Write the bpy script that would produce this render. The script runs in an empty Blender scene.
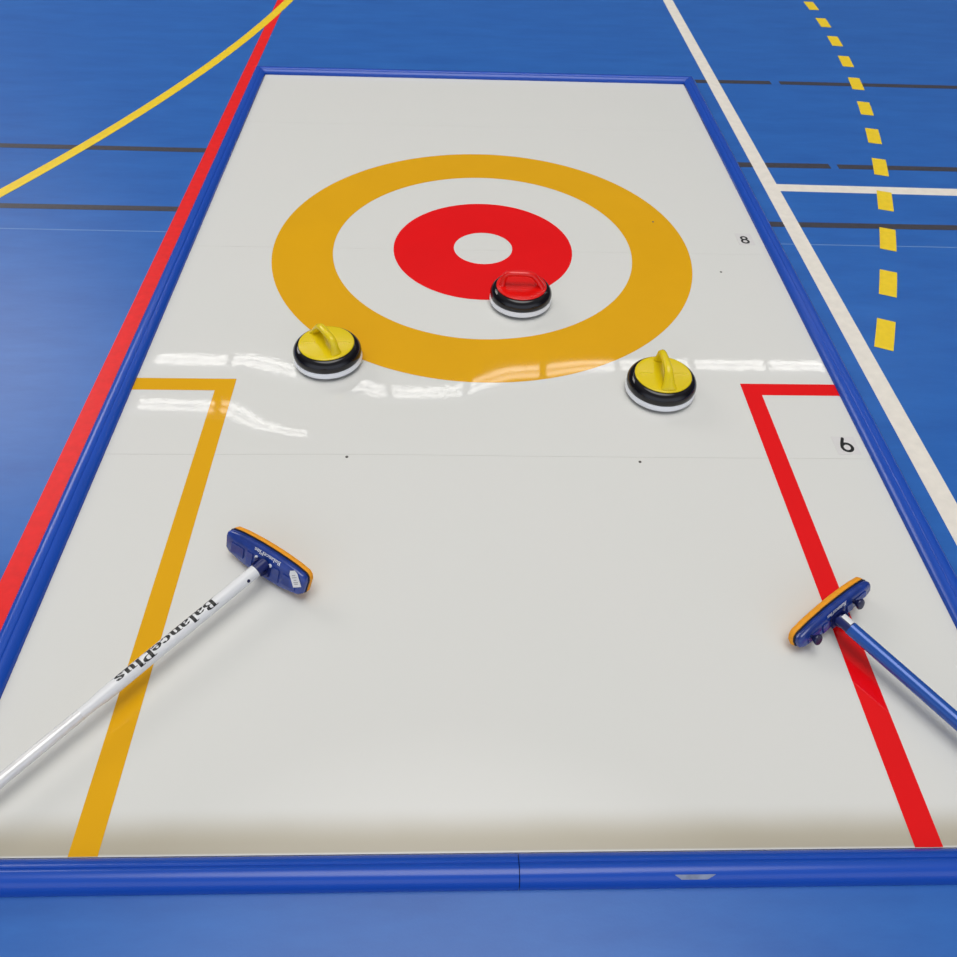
import bpy, bmesh, math, random
from mathutils import Vector, Matrix
random.seed(7)
sc = bpy.context.scene
COL = sc.collection
MZ = 0.012            # top of the curling sheet above the gym floor (floor at z = 0)

# ------------------------------------------------------------------ helpers
def mat(name, color, rough=0.5, metallic=0.0, spec=0.5, coat=0.0, coat_rough=0.05, noise=0.0, noise_scale=20, rough_noise=0.0):
    m = bpy.data.materials.new(name); m.use_nodes = True
    nt = m.node_tree; b = nt.nodes['Principled BSDF']
    b.inputs['Base Color'].default_value = (*color, 1)
    b.inputs['Roughness'].default_value = rough
    b.inputs['Metallic'].default_value = metallic
    b.inputs['Specular IOR Level'].default_value = spec
    b.inputs['Coat Weight'].default_value = coat
    b.inputs['Coat Roughness'].default_value = coat_rough
    if noise > 0 or rough_noise > 0:
        tc = nt.nodes.new('ShaderNodeTexCoord')
        nz = nt.nodes.new('ShaderNodeTexNoise'); nz.inputs['Scale'].default_value = noise_scale; nz.inputs['Detail'].default_value = 5
        nt.links.new(tc.outputs['Object'], nz.inputs['Vector'])
        if noise > 0:
            r = nt.nodes.new('ShaderNodeValToRGB')
            r.color_ramp.elements[0].position = .3; r.color_ramp.elements[1].position = .7
            r.color_ramp.elements[0].color = (*[c * (1 - noise) for c in color], 1)
            r.color_ramp.elements[1].color = (*[min(1, c * (1 + noise)) for c in color], 1)
            nt.links.new(nz.outputs['Fac'], r.inputs['Fac']); nt.links.new(r.outputs['Color'], b.inputs['Base Color'])
        if rough_noise > 0:
            mr = nt.nodes.new('ShaderNodeMapRange')
            mr.inputs['To Min'].default_value = max(0, rough - rough_noise); mr.inputs['To Max'].default_value = rough + rough_noise
            nt.links.new(nz.outputs['Fac'], mr.inputs['Value']); nt.links.new(mr.outputs['Result'], b.inputs['Roughness'])
    return m

def emit(name, color, strength):
    m = bpy.data.materials.new(name); m.use_nodes = True
    b = m.node_tree.nodes['Principled BSDF']
    b.inputs['Base Color'].default_value = (.8, .8, .8, 1)
    b.inputs['Emission Color'].default_value = (*color, 1); b.inputs['Emission Strength'].default_value = strength
    return m

def link(name, bm, m, parent=None, smooth=True, loc=None):
    me = bpy.data.meshes.new(name)
    bmesh.ops.recalc_face_normals(bm, faces=bm.faces)
    bm.to_mesh(me); bm.free()
    me.materials.append(m)
    for p in me.polygons: p.use_smooth = smooth
    o = bpy.data.objects.new(name, me); COL.objects.link(o)
    if parent: o.parent = parent
    if loc: o.location = loc
    return o

def sharp(o, ang=35):
    o.data.set_sharp_from_angle(angle=math.radians(ang)); return o

def thing(name, label, cat, loc=(0, 0, 0), rz=0, group=None):
    o = bpy.data.objects.new(name, None); COL.objects.link(o)
    o.empty_display_size = .1; o.location = loc; o.rotation_euler = (0, 0, rz)
    o['label'] = label; o['category'] = cat
    if group: o['group'] = group
    return o

def tag(o, label, cat, group=None):
    o['label'] = label; o['category'] = cat
    if group: o['group'] = group
    return o

def lathe(bm, prof, seg=64):
    rings = []
    for r, z in prof:
        if r < 1e-6: rings.append([bm.verts.new((0, 0, z))])
        else: rings.append([bm.verts.new((r * math.cos(2 * math.pi * k / seg), r * math.sin(2 * math.pi * k / seg), z)) for k in range(seg)])
    for a, b in zip(rings, rings[1:]):
        for k in range(seg):
            k2 = (k + 1) % seg
            if len(a) == 1 and len(b) > 1: bm.faces.new((a[0], b[k], b[k2]))
            elif len(b) == 1 and len(a) > 1: bm.faces.new((a[k], b[0], a[k2]))
            elif len(a) > 1: bm.faces.new((a[k], b[k], b[k2], a[k2]))
    return bm

def tube(bm, pts, radii, seg=20, up=Vector((0, 0, 1)), cap=True):
    """sweep an elliptical section (width, thickness) along pts"""
    pts = [Vector(p) for p in pts]; rings = []
    for i, p in enumerate(pts):
        t = (pts[min(i + 1, len(pts) - 1)] - pts[max(i - 1, 0)]).normalized()
        u = up if abs(t.dot(up)) < .98 else Vector((1, 0, 0))
        side = t.cross(u).normalized(); nrm = side.cross(t).normalized()
        rw, rt = radii[i] if isinstance(radii[i], tuple) else (radii[i], radii[i])
        rings.append([bm.verts.new(p + side * (rw * math.cos(2 * math.pi * k / seg)) + nrm * (rt * math.sin(2 * math.pi * k / seg))) for k in range(seg)])
    for a, b in zip(rings, rings[1:]):
        for k in range(seg):
            k2 = (k + 1) % seg; bm.faces.new((a[k], b[k], b[k2], a[k2]))
    if cap: bm.faces.new(rings[0]); bm.faces.new(rings[-1])
    return bm

def box(bm, c, s, M=None):
    vs = []
    for x in (-.5, .5):
        for y in (-.5, .5):
            for z in (-.5, .5):
                v = Vector((c[0] + x * s[0], c[1] + y * s[1], c[2] + z * s[2]))
                vs.append(bm.verts.new(M @ v if M else v))
    for f in ((0, 1, 3, 2), (4, 6, 7, 5), (0, 4, 5, 1), (2, 3, 7, 6), (0, 2, 6, 4), (1, 5, 7, 3)):
        bm.faces.new([vs[i] for i in f])
    return bm

def rbox(bm, c, s, r=.003, seg=2, M=None):
    b2 = bmesh.new(); box(b2, c, s)
    bmesh.ops.bevel(b2, geom=list(b2.edges), offset=r, segments=seg, affect='EDGES')
    add(bm, b2, M); return bm

def add(bm, b2, M=None):
    if M: b2.transform(M)
    me = bpy.data.meshes.new('scratch'); b2.to_mesh(me); b2.free(); bm.from_mesh(me); bpy.data.meshes.remove(me)

# ------------------------------------------------------------------ materials
def sheet_material():
    m = mat('sheet_white', (.74, .735, .70), .022, spec=.34)
    nt = m.node_tree; b = nt.nodes['Principled BSDF']
    tc = nt.nodes.new('ShaderNodeTexCoord')
    nz = nt.nodes.new('ShaderNodeTexNoise'); nz.inputs['Scale'].default_value = 3.0; nz.inputs['Detail'].default_value = 4
    nt.links.new(tc.outputs['Object'], nz.inputs['Vector'])
    base = nt.nodes.new('ShaderNodeMix'); base.data_type = 'RGBA'
    base.inputs['A'].default_value = (.735, .737, .695, 1); base.inputs['B'].default_value = (.75, .737, .70, 1)
    nt.links.new(nz.outputs['Fac'], base.inputs['Factor'])
    # beige strip fading in along the near end, with a noisy border
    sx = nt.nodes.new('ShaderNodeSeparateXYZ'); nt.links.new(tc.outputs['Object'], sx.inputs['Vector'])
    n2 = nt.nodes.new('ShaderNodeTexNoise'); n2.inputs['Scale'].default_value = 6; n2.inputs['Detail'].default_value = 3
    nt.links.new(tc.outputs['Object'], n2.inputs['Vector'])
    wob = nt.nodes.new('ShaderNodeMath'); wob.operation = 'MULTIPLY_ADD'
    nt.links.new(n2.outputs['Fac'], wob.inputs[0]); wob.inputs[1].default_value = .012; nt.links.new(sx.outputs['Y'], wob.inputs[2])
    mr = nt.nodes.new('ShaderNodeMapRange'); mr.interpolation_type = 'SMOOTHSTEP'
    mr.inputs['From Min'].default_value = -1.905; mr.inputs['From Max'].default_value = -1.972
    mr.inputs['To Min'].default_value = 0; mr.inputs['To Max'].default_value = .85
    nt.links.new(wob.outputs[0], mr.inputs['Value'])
    beige_mix = nt.nodes.new('ShaderNodeMix'); beige_mix.data_type = 'RGBA'
    beige_mix.inputs['B'].default_value = (.47, .42, .31, 1)
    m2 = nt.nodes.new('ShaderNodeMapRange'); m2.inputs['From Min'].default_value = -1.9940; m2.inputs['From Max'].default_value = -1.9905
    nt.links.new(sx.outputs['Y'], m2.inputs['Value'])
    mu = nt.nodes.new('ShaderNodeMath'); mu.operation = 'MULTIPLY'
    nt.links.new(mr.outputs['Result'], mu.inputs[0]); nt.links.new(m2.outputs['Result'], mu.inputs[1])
    nt.links.new(mu.outputs[0], beige_mix.inputs['Factor']); nt.links.new(base.outputs['Result'], beige_mix.inputs['A'])
    nt.links.new(beige_mix.outputs['Result'], b.inputs['Base Color'])
    n3 = nt.nodes.new('ShaderNodeTexNoise'); n3.inputs['Scale'].default_value = 55; n3.inputs['Detail'].default_value = 2
    nt.links.new(tc.outputs['Object'], n3.inputs['Vector'])
    bp = nt.nodes.new('ShaderNodeBump'); bp.inputs['Strength'].default_value = .02; bp.inputs['Distance'].default_value = .002
    nt.links.new(n3.outputs['Fac'], bp.inputs['Height']); nt.links.new(bp.outputs['Normal'], b.inputs['Normal'])
    return m

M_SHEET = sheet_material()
M_SHEET_Y = mat('sheet_yellow', (.79, .40, .004), .03, spec=.34, noise=.02, noise_scale=4)
M_SHEET_R = mat('sheet_red', (.83, .004, .006), .03, spec=.34, noise=.03, noise_scale=4)
M_BLACKINK = mat('black_ink', (.006, .006, .006), .4)
M_STICKER = mat('clear_sticker', (.72, .70, .68), .25)
M_SPECK = mat('dark_speck', (.10, .09, .08), .7)
M_RAIL = mat('rail_blue', (.009, .074, .46), .21, spec=.45, noise=.03, noise_scale=5)
M_RAIL_MARK = mat('rail_mark_grey', (.22, .26, .38), .5, noise=.2, noise_scale=60)
M_STONE_BLACK = mat('stone_black', (.004, .0035, .006), .08, spec=.5)
M_STONE_WHITE = mat('stone_white', (.93, .945, .97), .22)
M_STONE_Y = mat('stone_yellow', (.80, .60, .006), .16)
M_STONE_R = mat('stone_red', (.80, .008, .006), .16)
M_WHITE = mat('pole_white', (.80, .80, .80), .25)
M_POLE_BLUE = mat('pole_blue', (.010, .085, .40), .16, metallic=.15, coat=.3)
M_NAVY = mat('shell_navy', (.012, .042, .26), .24, noise=.25, noise_scale=35, coat=.4)
M_NAVY_DARK = mat('joint_navy', (.008, .016, .12), .3)
M_KNOB = mat('knob_dark', (.010, .012, .06), .25)
M_ORANGE = mat('pad_orange', (.92, .36, .010), .7, noise=.08, noise_scale=120)
M_BACKING = mat('pad_backing_black', (.012, .012, .02), .6)
M_LETTER = mat('white_letters', (.78, .80, .86), .4)
M_GREYINK = mat('grey_print', (.35, .34, .33), .6)
M_SILVER = mat('silver_wrap', (.80, .79, .78), .12, metallic=.1, noise=.08, noise_scale=30)
M_LINE_R = mat('court_red', (.86, .008, .008), .4, spec=.3, noise=.06, noise_scale=40)
M_LINE_W = mat('court_white', (.84, .78, .69), .42, noise=.05, noise_scale=30)
M_LINE_Y = mat('court_yellow', (.90, .63, .014), .4, noise=.05, noise_scale=40)
M_LINE_K = mat('court_dark', (.045, .042, .055), .4, noise=.2, noise_scale=60)
M_SEAM = mat('vinyl_weld', (.14, .27, .55), .4)
M_METAL = mat('lamp_housing', (.75, .75, .75), .4)
M_TUBE = emit('lamp_tube', (1, .97, .92), 6.3)

def floor_material():
    m = mat('gym_vinyl', (.025, .12, .42), .33, spec=.45)
    nt = m.node_tree; b = nt.nodes['Principled BSDF']
    tc = nt.nodes.new('ShaderNodeTexCoord')
    n1 = nt.nodes.new('ShaderNodeTexNoise'); n1.inputs['Scale'].default_value = 5; n1.inputs['Detail'].default_value = 6; n1.inputs['Roughness'].default_value = .65
    mp = nt.nodes.new('ShaderNodeMapping'); mp.inputs['Scale'].default_value = (.6, 2.2, 1)
    nt.links.new(tc.outputs['Object'], mp.inputs['Vector']); nt.links.new(mp.outputs['Vector'], n1.inputs['Vector'])
    r = nt.nodes.new('ShaderNodeValToRGB')
    r.color_ramp.elements[0].position = .3; r.color_ramp.elements[0].color = (.012, .108, .42, 1)
    r.color_ramp.elements[1].position = .7; r.color_ramp.elements[1].color = (.020, .144, .50, 1)
    nt.links.new(n1.outputs['Fac'], r.inputs['Fac']); nt.links.new(r.outputs['Color'], b.inputs['Base Color'])
    n2 = nt.nodes.new('ShaderNodeTexNoise'); n2.inputs['Scale'].default_value = 220; n2.inputs['Detail'].default_value = 2
    nt.links.new(tc.outputs['Object'], n2.inputs['Vector'])
    bp = nt.nodes.new('ShaderNodeBump'); bp.inputs['Strength'].default_value = .12; bp.inputs['Distance'].default_value = .001
    nt.links.new(n2.outputs['Fac'], bp.inputs['Height']); nt.links.new(bp.outputs['Normal'], b.inputs['Normal'])
    return m
M_FLOOR = floor_material()

# ------------------------------------------------------------------ gym floor with its court lines
bm = bmesh.new(); box(bm, (0, 4, -.05), (22, 22, .1))
floor = link('floor', bm, M_FLOOR, smooth=False); floor['kind'] = 'structure'

def strip(a, b, w, z0=0, h=.0006):
    a = Vector((*a, 0)); b = Vector((*b, 0)); d = (b - a).normalized(); n = Vector((-d.y, d.x, 0)) * (w / 2)
    b2 = bmesh.new(); lo = [b2.verts.new(p + Vector((0, 0, z0 - .0004))) for p in (a - n, b - n, b + n, a + n)]
    hi = [b2.verts.new(v.co + Vector((0, 0, h + .0004))) for v in lo]
    b2.faces.new(hi); b2.faces.new(lo[::-1])
    for k in range(4): b2.faces.new((lo[k], lo[(k + 1) % 4], hi[(k + 1) % 4], hi[k]))
    return b2

def court(name, a, b, w, m, h=.0006):
    o = link(name, strip(a, b, w, 0, h), m, floor, smooth=False); return o

court('red_court_line', (-1.0845, -6), (-1.0845, 9), .051, M_LINE_R, .0008)
court('white_court_line', (1.1115, -6.3), (1.2165, 9), .0585, M_LINE_W, .0008)
court('white_court_line', (1.15, .507), (8, .39), .057, M_LINE_W, .0007)
court('dark_court_line', (-8, .80), (-1.07, .7325), .037, M_LINE_K)
court('dark_court_line', (1.05, .699), (1.459, .701), .042, M_LINE_K)
court('dark_court_line', (1.493, .699), (8, .64), .038, M_LINE_K)
court('dark_court_line', (-8, .29), (-1.07, .2545), .034, M_LINE_K)
court('dark_court_line', (1.05, .219), (8, .19), .036, M_LINE_K)
court('dark_court_line', (1.08, 1.585), (1.455, 1.59), .040, M_LINE_K)
court('dark_court_line', (1.50, 1.59), (8, 1.56), .040, M_LINE_K)
court('vinyl_weld_line', (-8, .145), (8, .03), .005, M_SEAM, .0004)

def arc_strip(c, r, a0, a1, w, n):
    b2 = bmesh.new(); rows = []
    for k in range(n + 1):
        a = a0 + (a1 - a0) * k / n
        rows.append([b2.verts.new((c[0] + q * math.cos(a), c[1] + q * math.sin(a), z)) for q, z in ((r, -.0004), (r, .0009), (r + w, .0009), (r + w, -.0004))])
    for p, q in zip(rows, rows[1:]):
        for k in range(4): b2.faces.new((p[k], p[(k + 1) % 4], q[(k + 1) % 4], q[k]))
    b2.faces.new(rows[0]); b2.faces.new(rows[-1][::-1])
    return b2
# solid yellow arc on the left (very large radius)
pa, pb = Vector((-1.612, .700)), Vector((-1.323, 1.4805))
d = (pb - pa).normalized(); nrm = Vector((d.y, -d.x)); RA = 9.0
mid = (pa + pb) / 2; cen = mid + nrm * -RA
a_mid = math.atan2(nrm.y, nrm.x)
link('yellow_court_arc', arc_strip(cen, RA - .0245, a_mid - .42, a_mid + .42, .049, 60), M_LINE_Y, floor, smooth=False)
# dashed yellow arc on the right
CC, CR = (-7.62258, 3.38679), 9.647
for k in range(-4, 14):
    y1 = .786 + (.299 if k > 0 else .288) * k
    if y1 > 4.4: continue
    a1 = math.asin(max(-1, min(1, (y1 - CC[1]) / CR))); a0 = math.asin((y1 - .150 - CC[1]) / CR)
    link('yellow_dash', arc_strip(CC, CR, a0, a1, .057, 3), M_LINE_Y, floor, smooth=False)

# ------------------------------------------------------------------ the curling sheet
XL, XR, YN, YF = -.9933, 1.0036, -1.9953, 1.5107
def dl(x):     # slope of the slight sag along the row near y = -.75
    P = [(-1.0, .0), (-.74, .002), (-.56, .014), (-.40, .023), (-.28, .026), (-.13, .024), (.1, .010), (.35, .003), (.57, 0), (1.1, 0)]
    for (x0, v0), (x1, v1) in zip(P, P[1:]):
        if x <= x1:
            t = (x - x0) / (x1 - x0); t = t * t * (3 - 2 * t); return v0 + (v1 - v0) * t
    return 0
def hz(x, y):
    t = (y + .78) / .36; t2 = (y + .92) / .13; d2 = .015 * math.exp(-((x + .47) / .19) ** 2)
    return -dl(x) * (y + .78) * math.exp(-t * t) - d2 * (y + .92) * math.exp(-t2 * t2)

sheet = thing('curling_sheet', 'glossy white curling sheet printed with yellow and red target rings inside blue rails', 'curling sheet', (0, 0, MZ))
def panel(y0, y1):
    b2 = bmesh.new(); nx, ny = 56, max(8, int((y1 - y0) / .035)); g = []
    for j in range(ny + 1):
        y = y0 + (y1 - y0) * j / ny
        g.append([b2.verts.new((XL + (XR - XL) * i / nx, y, hz(XL + (XR - XL) * i / nx, y))) for i in range(nx + 1)])
    for j in range(ny):
        for i in range(nx): b2.faces.new((g[j][i], g[j][i + 1], g[j + 1][i + 1], g[j + 1][i]))
    loop = g[0] + [g[j][nx] for j in range(1, ny + 1)] + g[ny][-2::-1] + [g[j][0] for j in range(ny - 1, 0, -1)]
    lo = [b2.verts.new((v.co.x, v.co.y, -MZ + .0002)) for v in loop]
    n = len(loop)
    for k in range(n): b2.faces.new((loop[k], lo[k], lo[(k + 1) % n], loop[(k + 1) % n]))
    b2.faces.new(lo)
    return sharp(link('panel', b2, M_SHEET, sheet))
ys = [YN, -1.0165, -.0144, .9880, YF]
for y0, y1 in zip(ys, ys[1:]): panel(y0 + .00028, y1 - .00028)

E_ = .0004
def ring(name, r0, r1, m):
    b2 = bmesh.new(); n = 160; nr = max(3, int((r1 - r0) / .03)); rows = []
    for k in range(n):
        a = 2 * math.pi * k / n; rows.append([])
        for j in range(nr + 1):
            r = r0 + (r1 - r0) * j / nr; x, y = r * math.cos(a), r * math.sin(a)
            rows[-1].append(b2.verts.new((x, y, hz(x, y) + E_)))
    for k in range(n):
        p, q = rows[k], rows[(k + 1) % n]
        for j in range(nr): b2.faces.new((p[j], p[j + 1], q[j + 1], q[j]))
    return link(name, b2, m, sheet)
ring('outer_ring', .5158, .72, M_SHEET_Y)['label'] = 'yellow outer target ring'
ring('inner_ring', .1013, .3096, M_SHEET_R)['label'] = 'red inner target ring'
def lstripe(name, x_in, x_out, y0, y1, x_rail, m):
    """L-shaped stripe: cross bar from the rail to the corner, then down to the near rail"""
    b2 = bmesh.new()
    def patch(xa, xb, ya, yb):
        nx, ny = max(2, int(abs(xb - xa) / .03)), max(2, int(abs(yb - ya) / .03))
        g = [[b2.verts.new((xa + (xb - xa) * i / nx, ya + (yb - ya) * j / ny, 0)) for i in range(nx + 1)] for j in range(ny + 1)]
        for r in g:
            for v in r: v.co.z = hz(v.co.x, v.co.y) + E_
        for j in range(ny):
            for i in range(nx): b2.faces.new((g[j][i], g[j][i + 1], g[j + 1][i + 1], g[j + 1][i]))
    patch(min(x_rail, x_in), max(x_rail, x_in), y0, y1)
    patch(min(x_in, x_out), max(x_in, x_out), YN + .001, y1)
    bmesh.ops.remove_doubles(b2, verts=b2.verts, dist=.0001)
    return link(name, b2, m, sheet)
lstripe('box_stripe', -.7660, -.7148, -.7652, -.7149, XL, M_SHEET_Y)['label'] = 'yellow box stripe on the left'
lstripe('box_stripe', .7783, .7266, -.7644, -.7147, XR, M_SHEET_R)['label'] = 'red box stripe on the right'

# ---- stroke lettering (flat, broad-nib) --------------------------------------------------
GLYPH = {
 'B': (.56, [[(.14, 0), (.14, .7)], [(.02, .7), (.33, .7), (.43, .62), (.43, .47), (.33, .38), (.14, .37)], [(.33, .38), (.48, .29), (.48, .11), (.37, 0), (.02, 0)]]),
 'P': (.54, [[(.14, 0), (.14, .7)], [(.02, .7), (.34, .7), (.46, .61), (.46, .43), (.35, .33), (.14, .33)], [(.03, 0), (.26, 0)]]),
 'a': (.44, [[(.07, .37), (.14, .45), (.27, .45), (.33, .37), (.33, .05), (.42, .01)], [(.33, .27), (.15, .23), (.07, .14), (.10, .02), (.2, .01), (.33, .10)]]),
 'l': (.26, [[(.02, .71), (.13, .72)], [(.13, .72), (.13, 0)], [(.03, 0), (.24, 0)]]),
 'n': (.50, [[(.02, .46), (.12, .46), (.12, 0)], [(.12, .34), (.22, .45), (.33, .44), (.38, .34), (.38, 0)], [(.03, 0), (.2, 0)], [(.3, 0), (.47, 0)]]),
 'c': (.42, [[(.37, .36), (.3, .45), (.18, .45), (.09, .34), (.08, .15), (.17, .02), (.29, .01), (.39, .11)]]),
 'e': (.42, [[(.09, .25), (.38, .25), (.38, .36), (.3, .45), (.18, .45), (.09, .34), (.08, .15), (.17, .02), (.29, .01), (.39, .11)]]),
 'u': (.50, [[(.02, .46), (.12, .46), (.12, .11), (.19, .01), (.29, .03), (.37, .12)], [(.29, .46), (.37, .46), (.37, 0), (.47, 0)]]),
 's': (.40, [[(.34, .35), (.27, .45), (.15, .45), (.08, .36), (.14, .27), (.29, .19), (.35, .10), (.28, .01), (.14, .01), (.06, .11)]]),
}
def nib(w, h, ang, n=10):
    ca, sa = math.cos(ang), math.sin(ang)
    return [(w / 2 * math.cos(2 * math.pi * k / n) * ca - h / 2 * math.sin(2 * math.pi * k / n) * sa,
             w / 2 * math.cos(2 * math.pi * k / n) * sa + h / 2 * math.sin(2 * math.pi * k / n) * ca) for k in range(n)]
def hull(P):
    P = sorted(set((round(x, 6), round(y, 6)) for x, y in P))
    def half(Q):
        o = []
        for p in Q:
            while len(o) > 1 and (o[-1][0] - o[-2][0]) * (p[1] - o[-2][1]) - (o[-1][1] - o[-2][1]) * (p[0] - o[-2][0]) <= 0: o.pop()
            o.append(p)
        return o
    return half(P)[:-1] + half(P[::-1])[:-1]
def stroke_polys(strokes, nb, step=.07):
    out = []
    for s in strokes:
        for p, q in zip(s, s[1:]):
            n = max(1, int(math.hypot(q[0] - p[0], q[1] - p[1]) / step))
            for k in range(n):
                a = (p[0] + (q[0] - p[0]) * k / n, p[1] + (q[1] - p[1]) * k / n); b = (p[0] + (q[0] - p[0]) * (k + 1) / n, p[1] + (q[1] - p[1]) * (k + 1) / n)
                out.append(hull([(a[0] + x, a[1] + y) for x, y in nb] + [(b[0] + x, b[1] + y) for x, y in nb]))
    return out
def word_polys(word, slant=0.0):
    nb = nib(.155, .045, .12); x = 0; out = []
    for ch in word:
        adv, st = GLYPH[ch]
        for poly in stroke_polys(st, nb): out.append([(px + x + slant * py, py) for px, py in poly])
        x += adv + .03
    return out, x
def map_polys(polys, f):
    b2 = bmesh.new()
    for i, poly in enumerate(polys):
        b2.faces.new([b2.verts.new(f(x, y, i)) for x, y in poly])
    return b2

def circ_stroke(cx, cy, rx, ry, a0=0, a1=2 * math.pi, n=20):
    return [(cx + rx * math.cos(a0 + (a1 - a0) * k / n), cy + ry * math.sin(a0 + (a1 - a0) * k / n)) for k in range(n + 1)]
DIGIT = {'6': [circ_stroke(0, -.18, .26, .28), [(-.25, -.12), (-.20, .08), (-.04, .48)]],
         '8': [circ_stroke(0, -.22, .25, .25), circ_stroke(0, .24, .21, .21)]}
def number(ch, x, y, h, sx, sy, sox, soy):
    b2 = bmesh.new(); box(b2, (x + sox, y + soy, .0003), (sx, sy, .0005))
    s = link('number_sticker', b2, M_STICKER, sheet, smooth=False); s['label'] = 'clear sticker bearing a black %s' % ch
    polys = stroke_polys(DIGIT[ch], nib(.17, .17, 0))
    link('numeral', map_polys(polys, lambda a, b, i: (x + a * h, y + b * h, .00065 + 1e-6 * i)), M_BLACKINK, s, smooth=False)
number('6', .9532, -.9650, .052, .062, .068, -.001, -.002)
number('8', .9415, .083, .047, .058, .078, .002, .004)
for x, y in ((.6299, .1987), (.8069, -.1285), (-.3757, -1.0256), (.3839, -1.0334)):
    b2 = bmesh.new(); lathe(b2, [(0, -.0005), (.0042, -.0005), (.0036, .0007), (0, .0009)], 12)
    link('dark_speck', b2, M_SPECK, sheet, loc=(x, y, hz(x, y) + .0003))

# ------------------------------------------------------------------ blue border rails
RW = .062
PROF = [(0, -.0118), (0, .006), (.002, .0095), (.009, .0170), (.0165, .0212), (.0185, .0214), (.0202, .0197), (.0222, .0222), (.028, .0242), (.036, .0242), (.043, .0220), (.049, .0170), (.0535, .009), (.055, 0), (.055, -.0118)]
def rail_mesh(a, b, outward, m0=0, m1=0):
    """extrude the profile from a to b; m0/m1 mitre the ends (+1: grows with the offset)"""
    a = Vector((*a, MZ)); b = Vector((*b, MZ)); d = (b - a).normalized(); o = Vector((*outward, 0))
    b2 = bmesh.new()
    r0 = [b2.verts.new(a + o * u - d * (u * m0) + Vector((0, 0, z))) for u, z in PROF]
    r1 = [b2.verts.new(b + o * u + d * (u * m1) + Vector((0, 0, z))) for u, z in PROF]
    n = len(PROF)
    for k in range(n): b2.faces.new((r0[k], r1[k], r1[(k + 1) % n], r0[(k + 1) % n]))
    b2.faces.new(r0[::-1]); b2.faces.new(r1)
    return b2
def rail(a, b, out, m0, m1, label):
    o = link('border_rail', rail_mesh(a, b, out, m0, m1), M_RAIL); sharp(o, 50)
    return tag(o, label, 'rail', 'blue rails around the curling sheet')
g = .0004
XJ = .012
rail((XL - g, YN), (XL - g, YF), (-1, 0), 1, 1, 'long blue border rail beside the red court line, left of the sheet')
rail((XR + g, YN), (XR + g, YF), (1, 0), 1, 1, 'long blue border rail beside the white court line, right of the sheet')
rail((XL, YF + g), (XR, YF + g), (0, 1), 1, 1, 'short blue border rail across the far end of the sheet')
rail((XL, YN - .003), (XJ - .0008, YN - .003), (0, -1), 1, 0, 'blue border rail at the near end, left of the joint, under the white broom')
nr = rail((XJ + .0008, YN - .003), (XR, YN - .003), (0, -1), 0, 1, 'blue border rail at the near end, right of the joint, with a grey mark')
b2 = bmesh.new()  # thin grey mark lying on the near rail's outer slope
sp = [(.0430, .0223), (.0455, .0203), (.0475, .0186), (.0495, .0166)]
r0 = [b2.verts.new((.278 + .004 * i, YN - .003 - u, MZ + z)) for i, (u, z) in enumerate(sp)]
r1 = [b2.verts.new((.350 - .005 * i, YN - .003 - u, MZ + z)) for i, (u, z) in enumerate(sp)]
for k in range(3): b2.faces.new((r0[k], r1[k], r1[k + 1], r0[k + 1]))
link('mark', b2, M_RAIL_MARK, nr)['label'] = 'grey mark on the rail top'

# ------------------------------------------------------------------ curling stones
def stone(x, y, rz, label, mc):
    t = thing('curling_stone', label, 'curling stone', (x, y, MZ + max(hz(x + .088 * math.cos(i * .2), y + .088 * math.sin(i * .2)) for i in range(32))), rz, 'curling stones on the sheet')
    b2 = bmesh.new(); lathe(b2, [(0, .0006), (.080, .0006), (.088, .0025), (.0920, .0072), (.090, .0085), (0, .0085)], 72)
    sharp(link('base', b2, M_STONE_BLACK, t), 60)
    b2 = bmesh.new(); lathe(b2, [(0, .0080), (.0905, .0080), (.0960, .0095), (.0985, .0130), (.0988, .0165), (.0982, .0225), (.0968, .0280), (0, .0280)], 72)
    sharp(link('bumper_band', b2, M_STONE_WHITE, t), 60)
    b2 = bmesh.new(); lathe(b2, [(0, .0278), (.0955, .0278), (.0970, .0300), (.0976, .0360), (.0974, .0410), (.0960, .0460), (.0934, .0512), (.0896, .0558), (.0858, .0592), (.0822, .0610), (.0790, .0616), (0, .0616)], 72)
    sharp(link('body', b2, M_STONE_BLACK, t), 60)
    b2 = bmesh.new(); lathe(b2, [(0, .0617), (.0785, .0617), (.0793, .0630), (.0788, .0648), (.0765, .0658), (.0700, .0662), (0, .0668)], 72)
    disc = sharp(link('top_disc', b2, mc, t), 60)
    for s in (-1, 1):          # low raised strip on either side of the handle, along world x
        a = -rz + (0 if s > 0 else math.pi); ca, sa = math.cos(a), math.sin(a)
        b2 = bmesh.new(); tube(b2, [(ca * q, sa * q, .0662) for q in (.030, .036, .062, .068)], [(.0010, .0002), (.0034, .0011), (.0034, .0011), (.0010, .0002)], 12)
        link('raised_strip', b2, mc, disc)
    # bridge handle: sloped leg at +x, steep leg at -x
    P = [(.0668, .0600), (.0632, .0672), (.056, .0755), (.048, .0860), (.039, .0960), (.029, .1030), (.016, .1060), (0, .1068), (-.020, .1068), (-.036, .1062), (-.046, .1035), (-.052, .0980), (-.055, .0890), (-.057, .0780), (-.0600, .0680), (-.0615, .0600)]
    W = [(wy, wx) for wx, wy in [(.026, .010), (.022, .0095), (.017, .009), (.0145, .009), (.0128, .009), (.0118, .0088), (.0112, .0085), (.0110, .0084), (.0110, .0084), (.0108, .0085), (.0105, .0088), (.0105, .0088), (.0108, .0088), (.012, .0088), (.015, .009), (.019, .010)]]
    b2 = bmesh.new(); tube(b2, [(px, 0, pz) for px, pz in P], W, 24, up=Vector((0, 1, 0)))
    # width must run across (y): the section's 'normal' axis is y here
    h = link('handle', b2, mc, t)
    return t
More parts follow.
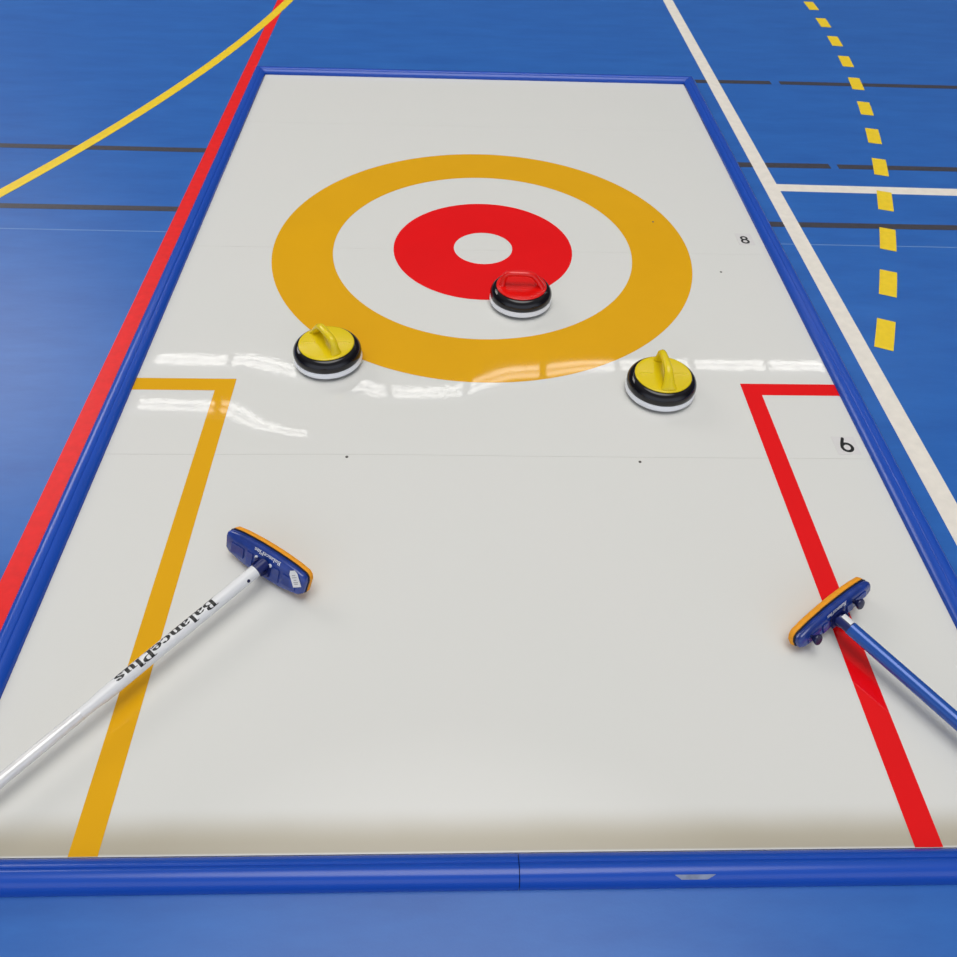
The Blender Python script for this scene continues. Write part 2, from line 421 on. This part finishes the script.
stone(-.4655, -.6270, math.radians(123), 'yellow-topped curling stone at the left lower edge of the yellow ring', M_STONE_Y)
stone(.4830, -.7530, math.radians(-87), 'yellow-topped curling stone right of the ring, near the red box stripe', M_STONE_Y)
stone(.1110, -.3230, math.radians(-2), 'red-topped curling stone at the lower edge of the red inner ring', M_STONE_R)

# ------------------------------------------------------------------ brooms
def outline(L, w, grow=0.0, bulge=True):
    h = L / 2; pts = [(-h + .010, w / 2), (-h + .003, w / 2 - .005), (-h, w / 2 - .014), (-h + .003, -w * .20), (-h + .014, -w * .34), (-h + .040, -w * .42), (-.052, -w * .49), (0, -w * .5)]
    pts = pts + [(-x, y) for x, y in pts[-2::-1]] + [(h * q, w / 2 + .008 * (1 - q * q)) for q in (.68, .45, .2, 0, -.2, -.45, -.68)]
    if grow:
        n = len(pts); out = []
        for i in range(n):
            a, b, c = Vector(pts[i - 1]), Vector(pts[i]), Vector(pts[(i + 1) % n])
            t = ((b - a).normalized() + (c - b).normalized()).normalized()
            nn = Vector((-t.y, t.x))          # outline runs clockwise/ccw; sign fixed below
            out.append(b + nn * grow)
        area = sum(pts[i - 1][0] * pts[i][1] - pts[i][0] * pts[i - 1][1] for i in range(n))
        if area > 0: out = [2 * Vector(p) - q for p, q in zip(pts, out)]
        pts = [(p.x, p.y) for p in out]
    return pts
def layers(b2, levels):
    """levels: list of (outline points, z); lofts and caps"""
    rings = [[b2.verts.new((x, y, z)) for x, y in pts] for pts, z in levels]
    n = len(rings[0])
    for a, b in zip(rings, rings[1:]):
        for k in range(n): b2.faces.new((a[k], a[(k + 1) % n], b[(k + 1) % n], b[k]))
    b2.faces.new(rings[0][::-1]); b2.faces.new(rings[-1]); return b2

def broom(c, yaw, tilt, roll, L, w, start, direction, length, pr, label, style):
    """c: centre of the shell's back face (z from the sheet); start/direction: handle axis, world"""
    root = thing('curling_broom', label, 'broom', (c[0], c[1], MZ), yaw, 'curling brooms on the sheet')
    R = Matrix.Rotation(-yaw, 4, 'Z')
    toL = lambda p: R @ Vector((p[0] - c[0], p[1] - c[1], p[2]))
    H = Matrix.Translation((0, 0, c[2])) @ Matrix.Rotation(-roll, 4, 'Y') @ Matrix.Rotation(tilt, 4, 'X')     # head: x length, y far edge, z back normal
    def part(name, b2, m, M=H, parent=None, smooth=True, ang=35):
        if M is not None: b2.transform(M)
        o = link(name, b2, m, parent or root, smooth=smooth); sharp(o, ang); return o
    o0, o1, o2, o3 = outline(L, w), outline(L, w, .0005), outline(L, w, -.0016), outline(L, w, -.0042)
    shell = part('head_shell', layers(bmesh.new(), [(o0, -.014), (o1, -.010), (o1, -.005), (o2, -.0015), (o3, .0)]), M_NAVY)
    # moulded ridges and hollows on the back, as part of the shell's look
    for s in (-1, 1):
        part('ridge', rbox(bmesh.new(), (s * L * .33, -.002, .0004), (.040, w * .42, .003), .0014), M_NAVY, parent=shell)
        part('ridge', rbox(bmesh.new(), (s * L * .17, -.004, .0006), (.020, w * .55, .0034), .0016), M_NAVY, parent=shell)
    part('pad_backing', layers(bmesh.new(), [(outline(L, w, .0018), -.0172), (outline(L, w, .0018), -.0142)]), M_BACKING)
    pg = style['pad_grow']; LP = L - .006
    part('pad', layers(bmesh.new(), [(outline(LP, w, pg - .004), -.0310), (outline(LP, w, pg - .0012), -.0302), (outline(LP, w, pg), -.0280), (outline(LP, w, pg + .0003), -.0212), (outline(LP, w, pg - .0008), -.0185), (outline(LP, w, pg - .003), -.0174)]), M_ORANGE)
    # lettering along the far edge, read from the far side
    polys, tw = word_polys('BalancePlus', .22); k = style['text_h'] / .7; cx, cy = style['text_at']
    part('lettering', map_polys(polys, lambda x, y, i: (cx - (x - tw / 2) * k, cy - (y - .35) * k, .0007 + 1e-6 * i)), M_LETTER, smooth=False)
    # joint: a yoke on the back, a pin and a socket that takes the handle
    S = toL(start); D = (R.to_3x3() @ Vector(direction)).normalized()
    J = H @ Vector((0, -.004, .012))
    b2 = bmesh.new()
    for s in (-1, 1): rbox(b2, (s * .0125, -.004, .008), (.006, .026, .020), .0025, M=H)
    rbox(b2, (0, -.004, .0015), (.046, .034, .005), .002, M=H)
    joint = part('joint', b2, M_NAVY_DARK, None)
    b2 = bmesh.new(); tube(b2, [H @ Vector((-.019, -.004, .012)), H @ Vector((.019, -.004, .012))], [.0045, .0045], 14)
    part('pin', b2, M_KNOB, None, joint)
    b2 = bmesh.new(); tube(b2, [J - D * .004, J + (S - J) * .3, S - D * .026, S + D * .030], [.0075, .0085, pr * .9, pr * .9], 20)
    part('socket', b2, M_NAVY_DARK, None, joint)
    for s in (-1, 1):
        b2 = bmesh.new(); lathe(b2, [(0, -.001), (.0045, -.001), (.0042, .0012), (.002, .0022), (0, .0023)], 14)
        b2.transform(Matrix.Translation((s * .0205, style['rivet_y'], .0008)))
        part('rivet', b2, M_LETTER if style['rivets'] else M_KNOB)
    if style['knobs']:
        for s in (-1, 1):
            b2 = bmesh.new(); lathe(b2, [(0, -.001), (.0042, -.001), (.0042, .005), (.0070, .008), (.0115, .015), (.0124, .0175), (.0112, .0195), (0, .0205)], 20)
            b2.transform(Matrix.Translation((s * .073 - .016, .003, 0)))
            part('clamp_knob', b2, M_KNOB)
    # handle
    E = S + D * length
    def seg(a, b, r0, r1=None, n=2):
        r1 = r1 or r0; b3 = bmesh.new(); tube(b3, [S + D * (a + (b - a) * i / n) for i in range(n + 1)], [r0 + (r1 - r0) * i / n for i in range(n + 1)], 32); return b3
    if style.get('pole_text'):      # sleeve over a slimmer shaft
        b2 = bmesh.new(); stops = [(0, pr), (.36, pr), (.375, pr * .97), (.40, pr * .83), (.42, pr * .80), (length, pr * .80)]
        tube(b2, [S + D * a for a, _ in stops], [r for _, r in stops], 32)
        handle = part('handle', b2, style['handle'], None)
    else:
        handle = part('handle', seg(0, length, pr), style['handle'], None)
    b2 = bmesh.new(); tube(b2, [E - D * .004, E + D * .004, E + D * .012, E + D * .014], [pr * 1.08, pr * 1.08, pr * .9, pr * .3], 24)
    part('end_cap', b2, M_KNOB, None, handle)
    side = D.cross(Vector((0, 0, 1))).normalized(); upv = side.cross(D).normalized()
    def on_pole(u, ang, rr): return S + D * u + (side * math.sin(ang) + upv * math.cos(ang)) * rr
    if style.get('pole_text'):
        u0, u1, a0, th_ = style['pole_text']           # text along the handle, centred at angle a0
        polys, tw = word_polys('BalancePlus', .0); kx = (u1 - u0) / tw; ky = th_ / .7
        b2 = map_polys(polys, lambda x, y, i: on_pole(u0 + x * kx, a0 - style['flip'] * (y - .35) * ky / pr, pr + .0004 + 2e-6 * i))
        part('lettering', b2, M_BLACKINK, None, handle, smooth=False)
        part('silver_wrap', seg(.425, length - .02, pr * .80 + .0004), M_SILVER, None, handle)
        b2 = bmesh.new(); q = on_pole(.028, style['screw_ang'], pr - .001); q2 = on_pole(.028, style['screw_ang'], pr + .0012)
        tube(b2, [q, q2], [.0042, .0034], 14); part('screw', b2, M_KNOB, None, handle)
    if style.get('collar'):
        b2 = bmesh.new(); rows = []
        for i in range(5):
            u = -.026 + .024 * i / 4
            rows.append([b2.verts.new(on_pole(u, -1.75 + 2.1 * k / 10, pr * .93 + e)) for e in (0, .0012) for k in range(11)])
        for p, q in zip(rows, rows[1:]):
            for k in range(10):
                b2.faces.new((p[k], p[k + 1], q[k + 1], q[k])); b2.faces.new((p[k + 11], q[k + 11], q[k + 12], p[k + 12]))
            b2.faces.new((p[0], q[0], q[11], p[11])); b2.faces.new((p[10], p[21], q[21], q[10]))
        for r in (rows[0], rows[-1]):
            for k in range(10): b2.faces.new((r[k], r[k + 1], r[k + 12], r[k + 11]))
        part('collar', b2, M_WHITE, None, handle)['label'] = 'white collar'
    if style.get('tag'):
        tx, ty, ta = style['tag']; Mt = H @ Matrix.Translation((tx, ty, .0026)) @ Matrix.Rotation(ta, 4, 'Z')
        o = [(-.0105, -.017), (.0105, -.017), (.0105, .010), (.006, .017), (-.006, .017), (-.0105, .010)]; o = [(x * 1.12, y * 1.12) for x, y in o]
        tg = part('price_sticker', layers(bmesh.new(), [(o, -.0003), (o, .0003)]), M_WHITE, Mt, smooth=False)
        tg['label'] = 'white price sticker'
        b2 = bmesh.new()
        for i, (yy, ww) in enumerate(((.008, .010), (.003, .014), (-.003, .008), (-.008, .013), (-.012, .011))): box(b2, (0, yy, .0005), (ww, .0016, .0002))
        part('print', b2, M_GREYINK, Mt, tg, smooth=False)
    return root

broom((-.5215, -1.4015, .0445), math.radians(-34.9), math.radians(66), 0, .234, .064,
      (-.5315, -1.4278, .0585), (-.2765, -.332, -.0105), 1.08, .0142,
      'curling broom with a white handle, lying across the yellow box stripe',
      dict(pad_grow=.0035, text_h=.0105, text_at=(.010, .0285), rivet_y=.010, rivets=True, knobs=False, handle=M_WHITE,
           pole_text=(.107, .345, -.15, .0190), flip=1, screw_ang=-1.2, tag=(.093, .017, .57)))
broom((.7265, -1.5300, .0375), math.radians(35.6), math.radians(64), math.radians(2), .247, .038,
      (.7345, -1.5715, .0550), (.0430, -.0629, -.0020), 1.08, .0150,
      'curling broom with a blue handle, lying across the red box stripe',
      dict(pad_grow=.0045, text_h=.0090, text_at=(.0, .0165), rivet_y=.002, rivets=False, knobs=True, handle=M_POLE_BLUE, collar=True))

# ------------------------------------------------------------------ ceiling lights of the hall (seen as reflections in the sheet)
def lamp(x0, y, z, ln, first):
    t = thing('ceiling_light', 'twin-tube ceiling light mirrored as a white streak in the glossy sheet', 'light', (x0 + ln / 2, y, z), 0, 'ceiling lights of the hall')
    b2 = bmesh.new(); rbox(b2, (0, 0, .05), (ln, .26, .06), .008); link('housing', b2, M_METAL, t, smooth=False)
    for s in (-1, 1):
        b2 = bmesh.new(); tube(b2, [(-ln / 2 + .02, s * .07, 0), (ln / 2 - .02, s * .07, 0)], [.024, .024], 12); link('tube', b2, M_TUBE, t)
    return t
ZL = 6.5
for k in range(0, 11): lamp(-4.74 + 1.22 * k, 7.5, ZL, 1.15, k == 0)
for k in range(0, 2): lamp(-4.74 + 1.22 * k, 6.45, ZL, 1.15, False)
for n, (xa, xb, y) in enumerate(((-5.0, 9.0, 7.5), (-5.0, -1.9, 6.45))):
    b2 = bmesh.new(); box(b2, ((xa + xb) / 2, y, ZL + .13), (xb - xa, .10, .10)); o = link('trim_%d' % (n + 1), b2, M_METAL, smooth=False); o['kind'] = 'structure'

# unseen glowing panel added high on the left to lay sheen on the vinyl
b2 = bmesh.new(); box(b2, (-9.6, 7.6, 7.2), (7.6, 4.6, .03))
o = link('sheen_panel_1', b2, emit('sheen_panel_glow', (1.0, .96, .90), 5.2), smooth=False); o['kind'] = 'structure'
for px in (-13.5, -11.55, -9.6, -7.65, -5.7):
    b2 = bmesh.new(); box(b2, (px, 7.6, 7.19), (.10, 4.8, .10)); link('sheen_panel_bar', b2, M_METAL, o, smooth=False)

# ------------------------------------------------------------------ light of the bright hall
w = bpy.data.worlds.new('hall'); sc.world = w; w.use_nodes = True
nt = w.node_tree; bg = nt.nodes['Background']
tc = nt.nodes.new('ShaderNodeTexCoord'); sx = nt.nodes.new('ShaderNodeSeparateXYZ'); nt.links.new(tc.outputs['Generated'], sx.inputs['Vector'])
cr = nt.nodes.new('ShaderNodeValToRGB'); nt.links.new(sx.outputs['Z'], cr.inputs['Fac'])
el = cr.color_ramp.elements
el[0].position = 0; el[0].color = (.06, .06, .065, 1)
el[1].position = 1; el[1].color = (4.4, 4.36, 4.24, 1)
e = el.new(.5); e.color = (.11, .11, .115, 1)
e = el.new(.72); e.color = (.30, .30, .31, 1)
e = el.new(.90); e.color = (.34, .34, .345, 1)
e = el.new(.975); e.color = (4.4, 4.36, 4.24, 1)
my = nt.nodes.new('ShaderNodeMapRange'); my.interpolation_type = 'SMOOTHSTEP'
my.inputs['From Min'].default_value = -.15; my.inputs['From Max'].default_value = -.75
mz = nt.nodes.new('ShaderNodeMapRange'); mz.interpolation_type = 'SMOOTHSTEP'
mz.inputs['From Min'].default_value = .70; mz.inputs['From Max'].default_value = .45
nt.links.new(sx.outputs['Y'], my.inputs['Value']); nt.links.new(sx.outputs['Z'], mz.inputs['Value'])
mm = nt.nodes.new('ShaderNodeMath'); mm.operation = 'MULTIPLY'; nt.links.new(my.outputs[0], mm.inputs[0]); nt.links.new(mz.outputs[0], mm.inputs[1])
ad = nt.nodes.new('ShaderNodeMix'); ad.data_type = 'RGBA'; ad.blend_type = 'ADD'
nt.links.new(mm.outputs[0], ad.inputs['Factor']); nt.links.new(cr.outputs['Color'], ad.inputs['A']); ad.inputs['B'].default_value = (.78, .84, .98, 1)
nt.links.new(ad.outputs['Result'], bg.inputs['Color']); bg.inputs['Strength'].default_value = 1.0

# ------------------------------------------------------------------ camera
cd = bpy.data.cameras.new('camera'); cam = bpy.data.objects.new('camera', cd); COL.objects.link(cam)
cam.location = (-.109788, -2.464260, 1.466459 + MZ)
cam.rotation_euler = (.75122342, -.02981953, -.02041232)
cd.sensor_width = 36; cd.lens = 29.8303; cd.clip_start = .05; cd.clip_end = 100
sc.camera = cam
sc.view_settings.view_transform = 'Standard'; sc.view_settings.look = 'None'
sc.view_settings.gamma = 1; sc.view_settings.use_curve_mapping = False
sc.view_settings.exposure = .03
